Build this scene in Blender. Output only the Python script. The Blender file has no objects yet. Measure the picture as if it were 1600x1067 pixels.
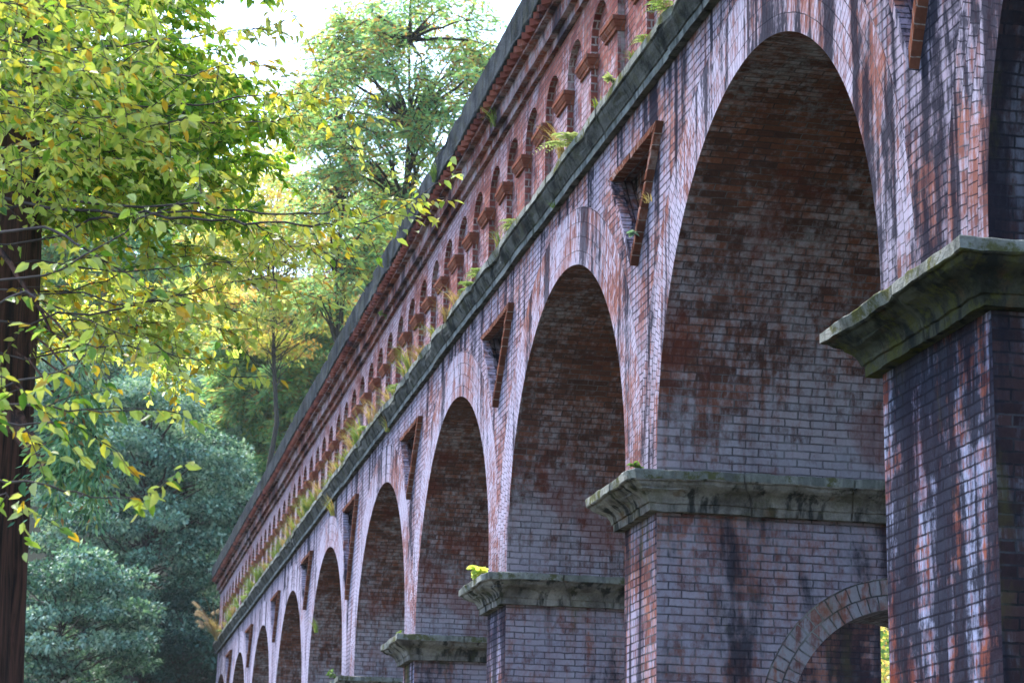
import bpy, math, random
import numpy as np
from mathutils import Vector, Matrix, noise
R = math.radians
rnd = random.Random(7)
rs = np.random.default_rng(11)
sc = bpy.context.scene
COL = sc.collection
GZ = 4.77                                   # springing line of the arches above the ground

# ------------------------------------------------------------------ camera
PITCH, YAW, ROLL = 0.2446, 0.19978, 0.01808
FPX = 3478.8
fw = Vector((math.cos(PITCH)*math.cos(YAW), -math.cos(PITCH)*math.sin(YAW), math.sin(PITCH)))
r0 = Vector((-math.sin(YAW), -math.cos(YAW), 0))
u0 = r0.cross(fw)
rt = r0*math.cos(ROLL)+u0*math.sin(ROLL)
up = u0*math.cos(ROLL)-r0*math.sin(ROLL)
CAM = Vector((0, 4.458, GZ-3.174))
cd = bpy.data.cameras.new("camera"); co = bpy.data.objects.new("camera", cd); COL.objects.link(co)
M = Matrix.Identity(4)
for i in range(3):
    M[i][0] = rt[i]; M[i][1] = up[i]; M[i][2] = -fw[i]; M[i][3] = CAM[i]
co.matrix_world = M
cd.sensor_width = 36; cd.lens = FPX/1600*36; cd.clip_end = 600; cd.clip_start = .2
cd.dof.use_dof = True; cd.dof.focus_distance = 14.5; cd.dof.aperture_fstop = 7.5
sc.camera = co

# ------------------------------------------------------------------ sky, sun, exposure
SUN_EL, SUN_AZ = R(50), R(66)
w = bpy.data.worlds.new("World"); sc.world = w; w.use_nodes = True
nt = w.node_tree; bg = nt.nodes['Background']
sky = nt.nodes.new('ShaderNodeTexSky'); sky.sky_type = 'NISHITA'; sky.sun_disc = False
sky.sun_elevation = SUN_EL; sky.sun_rotation = SUN_AZ
sky.air_density = 1.2; sky.dust_density = 1.0; sky.ozone_density = 3.5
nt.links.new(sky.outputs[0], bg.inputs[0]); bg.inputs[1].default_value = 0.15
sd = bpy.data.lights.new("sun", 'SUN'); sd.energy = 2.3; sd.angle = R(16); sd.color = (1, .975, .94)
so = bpy.data.objects.new("sun", sd); COL.objects.link(so)
sdir = Vector((math.sin(SUN_AZ)*math.cos(SUN_EL), math.cos(SUN_AZ)*math.cos(SUN_EL), math.sin(SUN_EL)))
so.rotation_euler = sdir.to_track_quat('Z', 'Y').to_euler(); so.location = (20, 20, 40)
sc.view_settings.view_transform = 'Standard'; sc.view_settings.look = 'None'
sc.view_settings.gamma = 1; sc.view_settings.exposure = 2.3

def at(px, py, depth):                      # world point seen at a photo pixel, at a real depth in metres
    return CAM + (fw + rt*((px-800)/FPX) - up*((py-533.5)/FPX))*depth

# ------------------------------------------------------------------ object helpers
def tag(o, label=None, cat=None, group=None, kind=None):
    if label: o['label'] = label
    if cat: o['category'] = cat
    if group: o['group'] = group
    if kind: o['kind'] = kind
    return o
def empty(name, loc, rz=0):
    o = bpy.data.objects.new(name, None); COL.objects.link(o); o.location = loc; o.rotation_euler = (0, 0, rz)
    o.empty_display_size = .2
    return o
class MB:
    def __init__(s): s.v = []; s.f = []; s.uv = []; s.m = []
    def face(s, pts, uvs=None, m=0):
        n = len(s.v); s.v += [tuple(p) for p in pts]; s.f.append(tuple(range(n, n+len(pts))))
        s.uv += (list(uvs) if uvs else [(p[0], p[2]) for p in pts]); s.m.append(m)
    def build(s, name, mats, parent=None, smooth=False, weld=False):
        me = bpy.data.meshes.new(name); me.from_pydata(s.v, [], s.f)
        ul = me.uv_layers.new(name="UVMap"); ul.data.foreach_set('uv', np.array(s.uv, dtype=np.float32).ravel())
        if not isinstance(mats, (list, tuple)): mats = [mats]
        for m in mats: me.materials.append(m)
        me.polygons.foreach_set('material_index', s.m)
        if weld:
            import bmesh
            b = bmesh.new(); b.from_mesh(me); bmesh.ops.remove_doubles(b, verts=b.verts, dist=.0005)
            bmesh.ops.recalc_face_normals(b, faces=b.faces); b.to_mesh(me); b.free()
        if smooth: me.polygons.foreach_set('use_smooth', [True]*len(me.polygons))
        me.update()
        o = bpy.data.objects.new(name, me); COL.objects.link(o); o.parent = parent
        return o
def W(x, d, z):
    n = noise.noise(Vector((x*.33, z*.2, 3.1)))*.013; m = noise.noise(Vector((x*.41, z*.5, 9.7)))*.011
    return (x, -d+m, z+GZ+n)        # along the bridge, depth behind its face, height over the springing

# ------------------------------------------------------------------ materials
class NT:
    def __init__(s, name):
        s.mat = bpy.data.materials.new(name); s.mat.use_nodes = True; s.t = s.mat.node_tree
        s.b = s.t.nodes['Principled BSDF']; s.out = s.t.nodes['Material Output']
    def n(s, ty, **k):
        q = s.t.nodes.new(ty)
        for a, v in k.items(): setattr(q, a, v)
        return q
    def L(s, a, b): s.t.links.new(a, b)
    def put(s, sock, v):
        if hasattr(v, 'links') or isinstance(v, bpy.types.NodeSocket): s.L(v, sock)
        else: sock.default_value = v
    def math(s, op, a, b=None, clamp=False):
        q = s.n('ShaderNodeMath', operation=op, use_clamp=clamp); s.put(q.inputs[0], a)
        if b is not None: s.put(q.inputs[1], b)
        return q.outputs[0]
    def mix(s, f, a, b, mode='MIX'):
        q = s.n('ShaderNodeMix', data_type='RGBA', blend_type=mode); s.put(q.inputs[0], f)
        for i, v in ((6, a), (7, b)):
            if isinstance(v, tuple): v = (*v, 1) if len(v) == 3 else v
            s.put(q.inputs[i], v)
        return q.outputs[2]
    def vmul(s, v, k):
        q = s.n('ShaderNodeVectorMath', operation='MULTIPLY'); s.L(v, q.inputs[0]); q.inputs[1].default_value = k; return q.outputs[0]
    def noise(s, v, scale, detail=5, rough=.6, dist=0):
        q = s.n('ShaderNodeTexNoise'); s.L(v, q.inputs['Vector']); q.inputs['Scale'].default_value = scale
        q.inputs['Detail'].default_value = detail; q.inputs['Roughness'].default_value = rough; q.inputs['Distortion'].default_value = dist
        return q.outputs[0]
    def step(s, v, lo, hi, a=0., b=1.):
        q = s.n('ShaderNodeMapRange', interpolation_type='SMOOTHSTEP'); s.put(q.inputs[0], v)
        for i, k in ((1, lo), (2, hi), (3, a), (4, b)): q.inputs[i].default_value = k
        return q.outputs[0]
    def ramp(s, v, stops):
        q = s.n('ShaderNodeValToRGB'); s.L(v, q.inputs[0]); e = q.color_ramp.elements
        while len(e) < len(stops): e.new(.5)
        for el, (p, c) in zip(e, stops): el.position = p; el.color = (*c, 1)
        return q.outputs[0]
    def pos(s): return s.n('ShaderNodeNewGeometry').outputs['Position']

REDS = [(0, (.085, .035, .04)), (.25, (.17, .06, .05)), (.5, (.25, .085, .06)), (.75, (.30, .12, .085)), (1, (.36, .17, .13))]
REDS2 = [(0, (.10, .05, .058)), (.25, (.17, .075, .068)), (.5, (.26, .105, .082)), (.8, (.34, .16, .12)), (1, (.42, .26, .21))]
def brick(name, bw=.21, rh=.0625, off=.5, ramp=REDS, pale=(.42, .40, .43), pale_r=(.45, .62), pale_a=.8, dark_r=(.56, .68), dark_a=.85,
          mortar=(.10, .09, .09), mortar2=(.33, .31, .31), msize=.006, moss=0., drip=0., bump=.5, sx=3.2, sz=.3, seed=0., rust=0., dz=0., rvk=.6, mot=.3, nearx=0., zp=0., dp=0., ddr=(.475, .525), far_light=0., mw=.9, rvp=.06):
    t = NT(name); P = t.pos(); uv = t.n('ShaderNodeUVMap', uv_map="UVMap").outputs[0]
    wob = t.n('ShaderNodeTexNoise'); t.L(uv, wob.inputs['Vector']); wob.inputs['Scale'].default_value = 10; wob.inputs['Detail'].default_value = 4
    wv = t.n('ShaderNodeVectorMath', operation='MULTIPLY_ADD'); t.L(wob.outputs['Color'], wv.inputs[0])
    wv.inputs[1].default_value = (.026, .017, 0); t.L(uv, wv.inputs[2])
    def bt(c1, c2, cm):
        q = t.n('ShaderNodeTexBrick', offset=off, offset_frequency=2, squash=1)
        t.L(wv.outputs[0], q.inputs['Vector'])
        for k, v in (('Color1', c1), ('Color2', c2), ('Mortar', cm)): q.inputs[k].default_value = (*v, 1)
        for k, v in (('Scale', 1), ('Mortar Size', msize), ('Mortar Smooth', .25), ('Bias', 0), ('Brick Width', bw), ('Row Height', rh)): q.inputs[k].default_value = v
        return q
    b1 = bt((0, 0, 0), (1, 1, 1), (.5, .5, .5)); rv = b1.outputs[0]; mort = b1.outputs[1]
    b2 = bt((0, 0, 0), (1, 1, 1), (.5, .5, .5)); b2.inputs['Mortar Size'].default_value = msize*2.6; b2.inputs['Mortar Smooth'].default_value = 1.; edge = b2.outputs[1]
    Ps = t.n('ShaderNodeVectorMath', operation='ADD'); t.L(P, Ps.inputs[0]); Ps.inputs[1].default_value = (seed, seed*.7, seed*.3); P = Ps.outputs[0]
    grain = t.noise(P, 45, 4, .7)
    big = t.noise(P, .9, 6, .62)
    med = t.noise(P, 5.5, 6, .7)
    mtl = t.noise(t.vmul(P, (1, 1, .55)), 19, 6, .72)
    stk = t.noise(t.vmul(P, (sx, sx, sz)), 1.0, 6, .62, .4)
    fst = t.noise(t.vmul(P, (sx*4, sx*4, sz*2.2)), 1.0, 5, .65, .2)
    rv2 = t.math('ADD', t.math('MULTIPLY', rv, rvk), t.math('MULTIPLY', t.math('SUBTRACT', med, .5), .7))
    rv2 = t.math('ADD', rv2, (1-rvk)*.5)
    rv2 = t.math('ADD', rv2, t.math('MULTIPLY', t.math('SUBTRACT', mtl, .5), .6))
    rv2 = t.math('ADD', rv2, t.math('MULTIPLY', t.math('SUBTRACT', grain, .5), .35), True)
    c = t.ramp(rv2, ramp)
    # efflorescence: large patches broken by streaks, some bricks keep their red
    pm = t.math('ADD', t.math('MULTIPLY', big, .55), t.math('MULTIPLY', fst, .45))
    pm = t.math('ADD', pm, t.math('MULTIPLY', t.math('SUBTRACT', rv, .5), rvp))
    pm = t.math('ADD', pm, t.math('MULTIPLY', t.math('SUBTRACT', med, .5), .22))
    pm = t.math('ADD', pm, t.math('MULTIPLY', t.math('SUBTRACT', mtl, .5), mot))
    xyz = t.n('ShaderNodeSeparateXYZ'); t.L(t.pos(), xyz.inputs[0])
    if far_light: pm = t.math('ADD', pm, t.step(xyz.outputs[0], 20., 48., 0, far_light))  # far end paler: its brighter light put into the brick colour
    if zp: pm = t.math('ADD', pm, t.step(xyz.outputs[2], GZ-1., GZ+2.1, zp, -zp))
    if dp: pm = t.math('ADD', pm, t.step(xyz.outputs[1], -2.6, -1.5, -dp, 0))  # less pale deeper in: shade under the arches put into the colour
    pm = t.step(pm, pale_r[0], pale_r[1])
    pcol = t.mix(t.math('ADD', t.math('MULTIPLY', med, .6), t.math('MULTIPLY', mtl, .5), True), tuple(k*f for k, f in zip(pale, (.60, .47, .50))), tuple(min(1, k*1.3) for k in pale))
    c = t.mix(t.math('MULTIPLY', pm, pale_a), c, pcol)
    mort2 = t.math('MULTIPLY', mort, t.step(mtl, .34, .52, .25, 1))
    c = t.mix(t.math('MULTIPLY', edge, t.step(med, .3, .7, .15, .6)), c, t.mix(.45, mortar, (.10, .08, .09)))
    mc = t.mix(t.step(t.noise(P, 2.3, 4), .45, .62), mortar, mortar2)
    c = t.mix(t.math('MULTIPLY', mort2, mw), c, mc)
    if rust:
        rm = t.math('MULTIPLY', t.step(t.noise(P, 1.7, 5, .6), .52, .66), rust)
        c = t.mix(rm, c, (.16, .035, .02))
    # soot and algae streaks running down
    dm = t.math('ADD', t.math('ADD', t.math('MULTIPLY', stk, .62), t.math('MULTIPLY', med, .25)), t.math('MULTIPLY', mtl, .13))
    if nearx: dm = t.math('ADD', dm, t.step(xyz.outputs[0], 10.5, 20., nearx, 0))  # dark streaks spread further towards the near end
    if dp: dm = t.math('ADD', dm, t.step(xyz.outputs[1], -2.8, -1.7, dp*.6, 0))  # arch shade painted in with the soot, growing with depth
    dm = t.step(dm, dark_r[0], dark_r[1])
    zz = t.n('ShaderNodeSeparateXYZ'); t.L(t.pos(), zz.inputs[0]); Z = zz.outputs[2]
    if drip:                                # drips under the cornice, fading downwards
        dd = t.math('ADD', t.noise(t.vmul(P, (3.6, 3.6, .16)), 1.0, 5, .6, .25), t.math('ADD', t.math('MULTIPLY', t.math('SUBTRACT', mtl, .5), .28), t.math('MULTIPLY', t.math('SUBTRACT', med, .5), .22)))
        fade = t.step(Z, GZ+1.0, GZ+3.1)
        dm2 = t.step(t.math('ADD', dd, t.math('MULTIPLY', t.math('SUBTRACT', fade, 1.), .16)), ddr[0]+.06, ddr[1]+.06, 0, drip)
        dm = t.math('MAXIMUM', dm, dm2)
    if dz:                                  # dirty splash just above and below the stone courses
        e = t.math('MULTIPLY', t.step(Z, GZ-.05, GZ+.75, 1, 0), t.step(med, .3, .6))
        dm = t.math('MAXIMUM', dm, t.math('MULTIPLY', e, dz))
    c = t.mix(t.math('MULTIPLY', dm, dark_a), c, t.mix(med, (.006, .007, .014), (.032, .03, .042)))
    if moss:
        mm = t.math('MULTIPLY', t.step(t.noise(t.vmul(P, (2, 2, .8)), 1.0, 6, .65), .55, .68), moss)
        c = t.mix(mm, c, t.mix(grain, (.05, .055, .012), (.16, .15, .04)))
    c = t.mix(t.math('MULTIPLY', t.math('SUBTRACT', grain, .35), .5), c, (0, 0, 0), 'SOFT_LIGHT')
    t.L(c, t.b.inputs['Base Color'])
    t.b.inputs['Roughness'].default_value = .95
    t.b.inputs['Specular IOR Level'].default_value = 0.
    h = t.math('SUBTRACT', t.math('MULTIPLY', med, .5), t.math('MULTIPLY', mort, 1.0))
    h = t.math('ADD', h, t.math('MULTIPLY', grain, .35)); h = t.math('ADD', h, t.math('MULTIPLY', rv, .45))
    bp = t.n('ShaderNodeBump'); bp.inputs['Strength'].default_value = min(1, bump*1.4); bp.inputs['Distance'].default_value = .016
    t.L(h, bp.inputs['Height']); t.L(bp.outputs[0], t.b.inputs['Normal'])
    return t.mat
def stone(name, base=((.10, .11, .10), (.25, .25, .23)), moss=.6, dark=.7, seed=0., rusty=.2, top=0.):
    t = NT(name); P0 = t.pos(); Ps = t.n('ShaderNodeVectorMath', operation='ADD'); t.L(P0, Ps.inputs[0]); Ps.inputs[1].default_value = (seed, seed, seed); P = Ps.outputs[0]
    a = t.noise(P, 3, 8, .68); g = t.noise(P, 40, 4, .7); s2 = t.noise(t.vmul(P, (7, 7, 1.2)), 1., 5, .6)
    c = t.mix(t.step(a, .3, .7), base[0], base[1]); c = t.mix(t.math('MULTIPLY', t.math('SUBTRACT', g, .3), .6), c, (.03, .03, .03))
    c = t.mix(t.math('MULTIPLY', t.step(s2, .5, .62), dark), c, (.022, .025, .026))
    c = t.mix(t.math('MULTIPLY', t.step(t.noise(P, 5, 4), .58, .7), rusty), c, (.17, .09, .04))
    mn = t.noise(P, 4.5, 7, .7)
    if top:
        nn = t.n('ShaderNodeSeparateXYZ'); t.L(t.n('ShaderNodeNewGeometry').outputs['Normal'], nn.inputs[0])
    c = t.mix(t.math('MULTIPLY', t.step(mn, .50, .60), moss), c, t.mix(g, (.03, .033, .012), (.14, .135, .035)))
    t.L(c, t.b.inputs['Base Color']); t.b.inputs['Roughness'].default_value = .95; t.b.inputs['Specular IOR Level'].default_value = 0.
    h = t.math('ADD', a, t.math('MULTIPLY', g, .35)); h = t.math('ADD', h, t.math('MULTIPLY', t.noise(P, 22, 5, .7), .8))
    bp = t.n('ShaderNodeBump'); bp.inputs['Strength'].default_value = .9; bp.inputs['Distance'].default_value = .035
    t.L(h, bp.inputs['Height']); t.L(bp.outputs[0], t.b.inputs['Normal'])
    return t.mat
def leafmat(name, stops, trans=.5, rough=.55, spec=.4):
    t = NT(name); a = t.n('ShaderNodeAttribute', attribute_name='tint'); c = t.ramp(a.outputs['Fac'], stops)
    t.L(c, t.b.inputs['Base Color']); t.b.inputs['Roughness'].default_value = rough; t.b.inputs['Specular IOR Level'].default_value = spec
    tr = t.n('ShaderNodeBsdfTranslucent'); t.L(t.mix(1., c, (1.0, 1.0, .55), 'MULTIPLY'), tr.inputs[0])
    ms = t.n('ShaderNodeMixShader'); ms.inputs[0].default_value = trans
    t.L(t.b.outputs[0], ms.inputs[1]); t.L(tr.outputs[0], ms.inputs[2]); t.L(ms.outputs[0], t.out.inputs['Surface'])
    return t.mat
def barkmat(name, c1, c2, sx=14, sz=1.2, bump=.8):
    t = NT(name); P = t.pos(); n1 = t.noise(t.vmul(P, (sx, sx, sz)), 1., 7, .65, .5); n2 = t.noise(P, 6, 5)
    c = t.mix(t.step(n1, .35, .65), c1, c2); c = t.mix(t.math('MULTIPLY', n2, .4), c, tuple(k*.4 for k in c1))
    t.L(c, t.b.inputs['Base Color']); t.b.inputs['Roughness'].default_value = .9
    bp = t.n('ShaderNodeBump'); bp.inputs['Strength'].default_value = bump; bp.inputs['Distance'].default_value = .05
    t.L(n1, bp.inputs['Height']); t.L(bp.outputs[0], t.b.inputs['Normal'])
    return t.mat

m_face = brick('weathered_brick_face', ramp=REDS2, pale=(.34, .35, .46), pale_r=(.41, .55), pale_a=.74, drip=1., dz=.8, nearx=.07, far_light=.09, dark_a=.95, seed=0, mortar=(.025, .022, .03), mortar2=(.12, .11, .12), dark_r=(.51, .60))
m_ring = brick('brick_arch_ring', ramp=REDS2, bw=.0625, rh=.1325, pale=(.43, .44, .56), pale_r=(.41, .56), pale_a=.78, nearx=.07, far_light=.09, dark_a=.93, drip=.9, dz=.5, seed=3, mortar=(.03, .025, .03), mortar2=(.13, .12, .13), msize=.0035, sx=5, sz=.5, rvk=.3, dark_r=(.53, .62))
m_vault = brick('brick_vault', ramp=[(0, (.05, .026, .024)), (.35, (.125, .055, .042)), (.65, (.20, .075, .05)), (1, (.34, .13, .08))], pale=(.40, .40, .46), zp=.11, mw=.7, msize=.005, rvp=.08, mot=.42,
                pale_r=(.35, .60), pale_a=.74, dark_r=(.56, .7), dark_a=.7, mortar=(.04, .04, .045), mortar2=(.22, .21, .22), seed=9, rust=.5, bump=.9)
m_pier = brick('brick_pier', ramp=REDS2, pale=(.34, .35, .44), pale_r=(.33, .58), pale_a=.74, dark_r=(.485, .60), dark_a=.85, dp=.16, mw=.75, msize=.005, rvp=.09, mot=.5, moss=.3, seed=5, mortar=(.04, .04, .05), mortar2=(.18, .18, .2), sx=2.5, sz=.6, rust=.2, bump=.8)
m_pstreak = brick('streaked_pier_front', ramp=REDS2, pale=(.31, .34, .48), pale_r=(.42, .56), pale_a=.75, dark_r=(.44, .53), dark_a=.88, moss=.45, seed=41, mortar=(.03, .03, .035), mortar2=(.13, .13, .14), sx=5, sz=.3, rust=.3, bump=.8)
m_pnear = brick('streaked_brick_pier', pale=(.34, .41, .60), pale_r=(.42, .54), pale_a=.9, dark_r=(.425, .51), dark_a=.95, moss=.2, seed=31, mortar=(.02, .02, .03), mortar2=(.07, .07, .09), sx=3., sz=.3, rust=.6, bump=1.)
m_pdark = brick('shade_dark_brick', ramp=[(0, (.02, .015, .02)), (1, (.09, .05, .05))], pale=(.16, .18, .23), pale_r=(.46, .6), pale_a=.75, dark_r=(.45, .56), dark_a=.85, moss=.4, seed=33, mortar=(.02, .02, .025), mortar2=(.07, .07, .08), sx=4, sz=.35, bump=.9)  # shaded copy: near pier side and near vault darkened in the colour
m_pring = brick('brick_passage_ring', bw=.095, rh=.1225, ramp=REDS2, pale=(.30, .30, .33), pale_r=(.38, .52), pale_a=.9, seed=15, mortar=(.05, .05, .05), mortar2=(.25, .24, .22), moss=.25)
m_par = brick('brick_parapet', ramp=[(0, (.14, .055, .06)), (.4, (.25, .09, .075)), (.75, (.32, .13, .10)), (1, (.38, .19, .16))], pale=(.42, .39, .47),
              far_light=.08, pale_r=(.45, .60), pale_a=.65, dark_r=(.53, .64), dark_a=.8, seed=21, mortar=(.08, .06, .06), mortar2=(.2, .16, .15), sx=5, sz=.6, bump=.4)
m_jamb = brick('brick_niche_jamb', ramp=[(0, (.09, .03, .03)), (.5, (.20, .06, .05)), (1, (.28, .09, .07))], pale=(.4, .38, .4), pale_r=(.5, .66), mortar=(.2, .18, .17), mortar2=(.4, .37, .36), seed=2, rh=.075, msize=.008)
m_cap = brick('terracotta_moulding', bw=.11, rh=.3, ramp=[(0, (.13, .048, .035)), (.5, (.25, .09, .058)), (1, (.32, .145, .095))], pale=(.4, .35, .3), pale_r=(.56, .75), pale_a=.5, dark_r=(.58, .72), seed=8, bump=.3, msize=.003)
m_frame = brick('rust_brick_frame', bw=.5, rh=.115, off=0, ramp=[(0, (.08, .033, .024)), (.5, (.155, .058, .037)), (1, (.23, .09, .058))], pale=(.4, .36, .36), pale_r=(.55, .7), pale_a=.4, dark_r=(.58, .72), seed=4, bump=.3, msize=.003,
                 mortar=(.3, .26, .24), mortar2=(.4, .36, .34))
m_recess = brick('brick_recess', ramp=[(0, (.07, .025, .02)), (1, (.2, .07, .04))], pale=(.3, .26, .25), seed=6)
m_dent = brick('sooty_dentil', bw=.3, rh=.3, ramp=[(0, (.09, .03, .025)), (.5, (.20, .06, .045)), (1, (.28, .10, .07))], pale=(.35, .3, .3), pale_r=(.56, .7), dark_r=(.5, .62), seed=12, msize=.001)
m_step = brick('brick_string_course', bw=.225, rh=.1, pale=(.36, .34, .38), pale_r=(.45, .6), pale_a=.7, dark_r=(.47, .58), dark_a=.85, seed=13, sx=2.2, sz=1.)
m_corn = stone('dark_cornice_stone', ((.04, .04, .038), (.15, .148, .14)), moss=.22, dark=.8, seed=3, rusty=.12)
m_cope = stone('coping_stone', ((.022, .026, .032), (.075, .082, .09)), moss=.15, dark=.75, seed=7, rusty=.05)
m_imp = stone('mossy_impost_stone', ((.10, .085, .078), (.38, .34, .31)), moss=.28, dark=.9, seed=1, rusty=.5)
m_impn = stone('blackened_mossy_impost_stone', ((.02, .022, .016), (.10, .10, .075)), moss=.7, dark=.95, seed=23, rusty=.3)
m_fil = stone('pale_fillet_stone', ((.10, .11, .11), (.26, .27, .27)), moss=.15, dark=.6, seed=17, rusty=.1)
m_ledge = stone('lichen_ledge_stone', ((.16, .16, .14), (.34, .34, .31)), moss=.85, dark=.4, seed=5)
m_bark = barkmat('cedar_bark', (.02, .011, .009), (.21, .09, .062), 22, 1.4)
m_twig = barkmat('twig_bark', (.05, .035, .03), (.12, .085, .075), 9, 9, .3)
m_trunk = barkmat('dark_trunk_bark', (.02, .016, .012), (.06, .045, .035), 9, 1.2)

# ------------------------------------------------------------------ aqueduct
RA, ST, TH = 2.40, 0.128, 0.53
CEN = [-9.6, -3.9, 1.9, 7.63, 13.91, 19.68, 25.43, 31.15, 37.43, 43.18, 49.13, 54.95, 60.75]
XE0, XE1 = -13.0, 62.3
DEP = 4.0
ZC = 3.22                                   # underside of the cornice
SLOTS = {3: (10.87, 1.28), 4: (16.92, 1.83), 5: (22.70, 1.87), 6: (28.50, 1.86), 7: (34.45, 1.28), 8: (40.45, 1.84), 9: (46.1, 1.84), 10: (52.1, 1.9), 11: (57.9, 1.85)}
ZS = 2.82; SW = .78
aq = empty('brick_aqueduct', (30, -2, 0)); tag(aq, 'long red brick arched aqueduct with mossy stone imposts and a niched parapet', 'aqueduct')
aq.location = (0, 0, 0)

def ocurve(x):                               # lower edge of the plain wall = outer edge of the arch rings
    z = 0.
    for c in CEN:
        d = abs(x-c)
        if d < RA+TH: z = max(z, ST+math.sqrt((RA+TH)**2-d*d))
    return z
def zig(x):                                  # V slot interval at x
    for k, (xc, zb) in SLOTS.items():
        if abs(x-xc) < SW: return zb+(ZS-zb)*abs(x-xc)/SW
    return None
def face_wall(d, slots, mat, name):
    xs = set(np.round(np.arange(XE0, XE1+.01, .1), 4).tolist()+[XE0, XE1])
    for i, c in enumerate(CEN): xs |= {c-RA-TH, c+RA+TH, c}
    for a, b in zip(CEN[:-1], CEN[1:]): xs.add((a+b)/2)
    if slots:
        for xc, zb in SLOTS.values(): xs |= {xc-SW, xc, xc+SW}
    xs = sorted(x for x in xs if XE0 <= x <= XE1); mb = MB(); e = 1e-5
    for a, b in zip(xs[:-1], xs[1:]):
        if b-a < 1e-4: continue
        za, zb_ = ocurve(a+e), ocurve(b-e)
        mid = (a+b)/2
        if slots and zig(mid) is not None:
            sa, sb = zig(a+e), zig(b-e)
            mb.face([W(a, d, za), W(b, d, zb_), W(b, d, sb), W(a, d, sa)])
            mb.face([W(a, d, ZS), W(b, d, ZS), W(b, d, ZC+.1), W(a, d, ZC+.1)])
        else:
            mb.face([W(a, d, za), W(b, d, zb_), W(b, d, ZC+.1), W(a, d, ZC+.1)])
    return mb.build(name, mat, aq)
face_wall(0, True, m_face, 'spandrel_wall')
face_wall(DEP, False, m_face, 'rear_spandrel_wall')

NA = 64
def pier_mid(i, side):                       # x limit of ring i towards side
    j = i+side
    if 0 <= j < len(CEN): return (CEN[i]+CEN[j])/2
    return CEN[i]+side*9
def ring_mesh(i, d):
    c = CEN[i]; mb = MB()
    pts = [(-.128*1.0, None)]
    def outer(th):
        t = TH; cx = math.cos(th); lim = pier_mid(i, 1 if cx > 0 else -1)-c
        if abs(cx) > 1e-6: t = min(t, abs(lim)/abs(cx)-RA)
        return t
    for q in range(NA):
        a, b = math.pi*q/NA, math.pi*(q+1)/NA
        for (u0_, u1_) in ((0, 1),):
            ta, tb = outer(a), outer(b)
            P = []; U = []
            for th, t in ((a, 0), (a, ta), (b, tb), (b, 0)):
                P.append(W(c+(RA+t)*math.cos(th), d, ST+(RA+t)*math.sin(th))); U.append((th*(RA+.27), t))
            mb.face(P, U)
    for s, th in ((1, 0), (-1, math.pi)):
        t = outer(th); x0, x1 = c+s*RA, c+s*(RA+t)
        mb.face([W(x0, d, 0), W(x1, d, 0), W(x1, d, ST), W(x0, d, ST)], [(th*(RA+.27)-ST*s, 0), (th*(RA+.27)-ST*s, t), (th*(RA+.27), t), (th*(RA+.27), 0)])
    return mb
for i, c in enumerate(CEN):
    ring_mesh(i, 0).build('arch_ring', m_ring, aq)
    if 2 <= i <= 7: ring_mesh(i, DEP).build('arch_ring', m_ring, aq)
    mb = MB(); L = [(RA, 0.)]; nD = 8; prof = [(c+RA, 0, -ST)]
    for q in range(NA+1):
        th = math.pi*q/NA; prof.append((c+RA*math.cos(th), ST+RA*math.sin(th), th*RA))
    prof.append((c-RA, 0, math.pi*RA+ST))
    for (x0, z0, s0), (x1, z1, s1) in zip(prof[:-1], prof[1:]):
        for k in range(1):
            mb.face([W(x0, 0, z0), W(x1, 0, z1), W(x1, DEP, z1), W(x0, DEP, z0)], [(0+i*.37, s0), (i*.37, s1), (i*.37+DEP, s1), (i*.37+DEP, s0)])
    mb.build('arch_vault', m_pdark if i == 3 else m_vault, aq, smooth=True, weld=True)  # near vault takes the brick with shade in its colour

# piers with a round-headed passage
PC, PR, PT, PZ = 1.99, .94, .245, -1.89
def pier(x0, x1, passage=True, mats=None):
    mb = MB(); rgs = []; zb = -GZ-.3
    for d in (0, DEP): mb.face([W(x0, d, zb), W(x1, d, zb), W(x1, d, 0), W(x0, d, 0)], m=1)
    for x, o in ((x0, 0.), (x1, 3.3)):
        def F(d0, za, d1, zb2, ztop=0.):
            mb.face([W(x, d0, za), W(x, d1, zb2), W(x, d1, ztop), W(x, d0, ztop)], [(d0+o, za), (d1+o, zb2), (d1+o, ztop), (d0+o, ztop)])
        if not passage: F(0, zb, DEP, zb); continue
        RO = PR+PT; rg = MB(); rgs.append(rg)
        F(0, zb, PC-RO, zb); F(PC+RO, zb, DEP, zb)
        F(PC-RO, zb, PC-PR, zb, PZ); F(PC+PR, zb, PC+RO, zb, PZ)
        n = 30
        for q in range(n):
            a, b = math.pi*q/n, math.pi*(q+1)/n
            da, db = PC+RO*math.cos(a), PC+RO*math.cos(b)
            F(da, PZ+RO*math.sin(a), db, PZ+RO*math.sin(b))
            P = []; U = []
            for th, t in ((a, 0), (a, PT), (b, PT), (b, 0)):
                P.append(W(x, PC+(PR+t)*math.cos(th), PZ+(PR+t)*math.sin(th))); U.append((th*(PR+.2), t))
            rg.face(P, U)
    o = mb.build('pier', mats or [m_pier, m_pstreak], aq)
    if passage:
        for rg in rgs: rg.build('passage_arch', m_pring, o)
        mb = MB(); pr = [(PC+PR, zb, zb-PZ)]
        for q in range(25): th = math.pi*q/24; pr.append((PC+PR*math.cos(th), PZ+PR*math.sin(th), th*PR))
        pr.append((PC-PR, zb, math.pi*PR-(zb-PZ)))
        for (d0, z0, s0), (d1, z1, s1) in zip(pr[:-1], pr[1:]):
            mb.face([W(x0, d0, z0), W(x0, d1, z1), W(x1, d1, z1), W(x1, d0, z0)], [(0, s0), (0, s1), (x1-x0, s1), (x1-x0, s0)])
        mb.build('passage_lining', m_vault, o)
    return o
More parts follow.
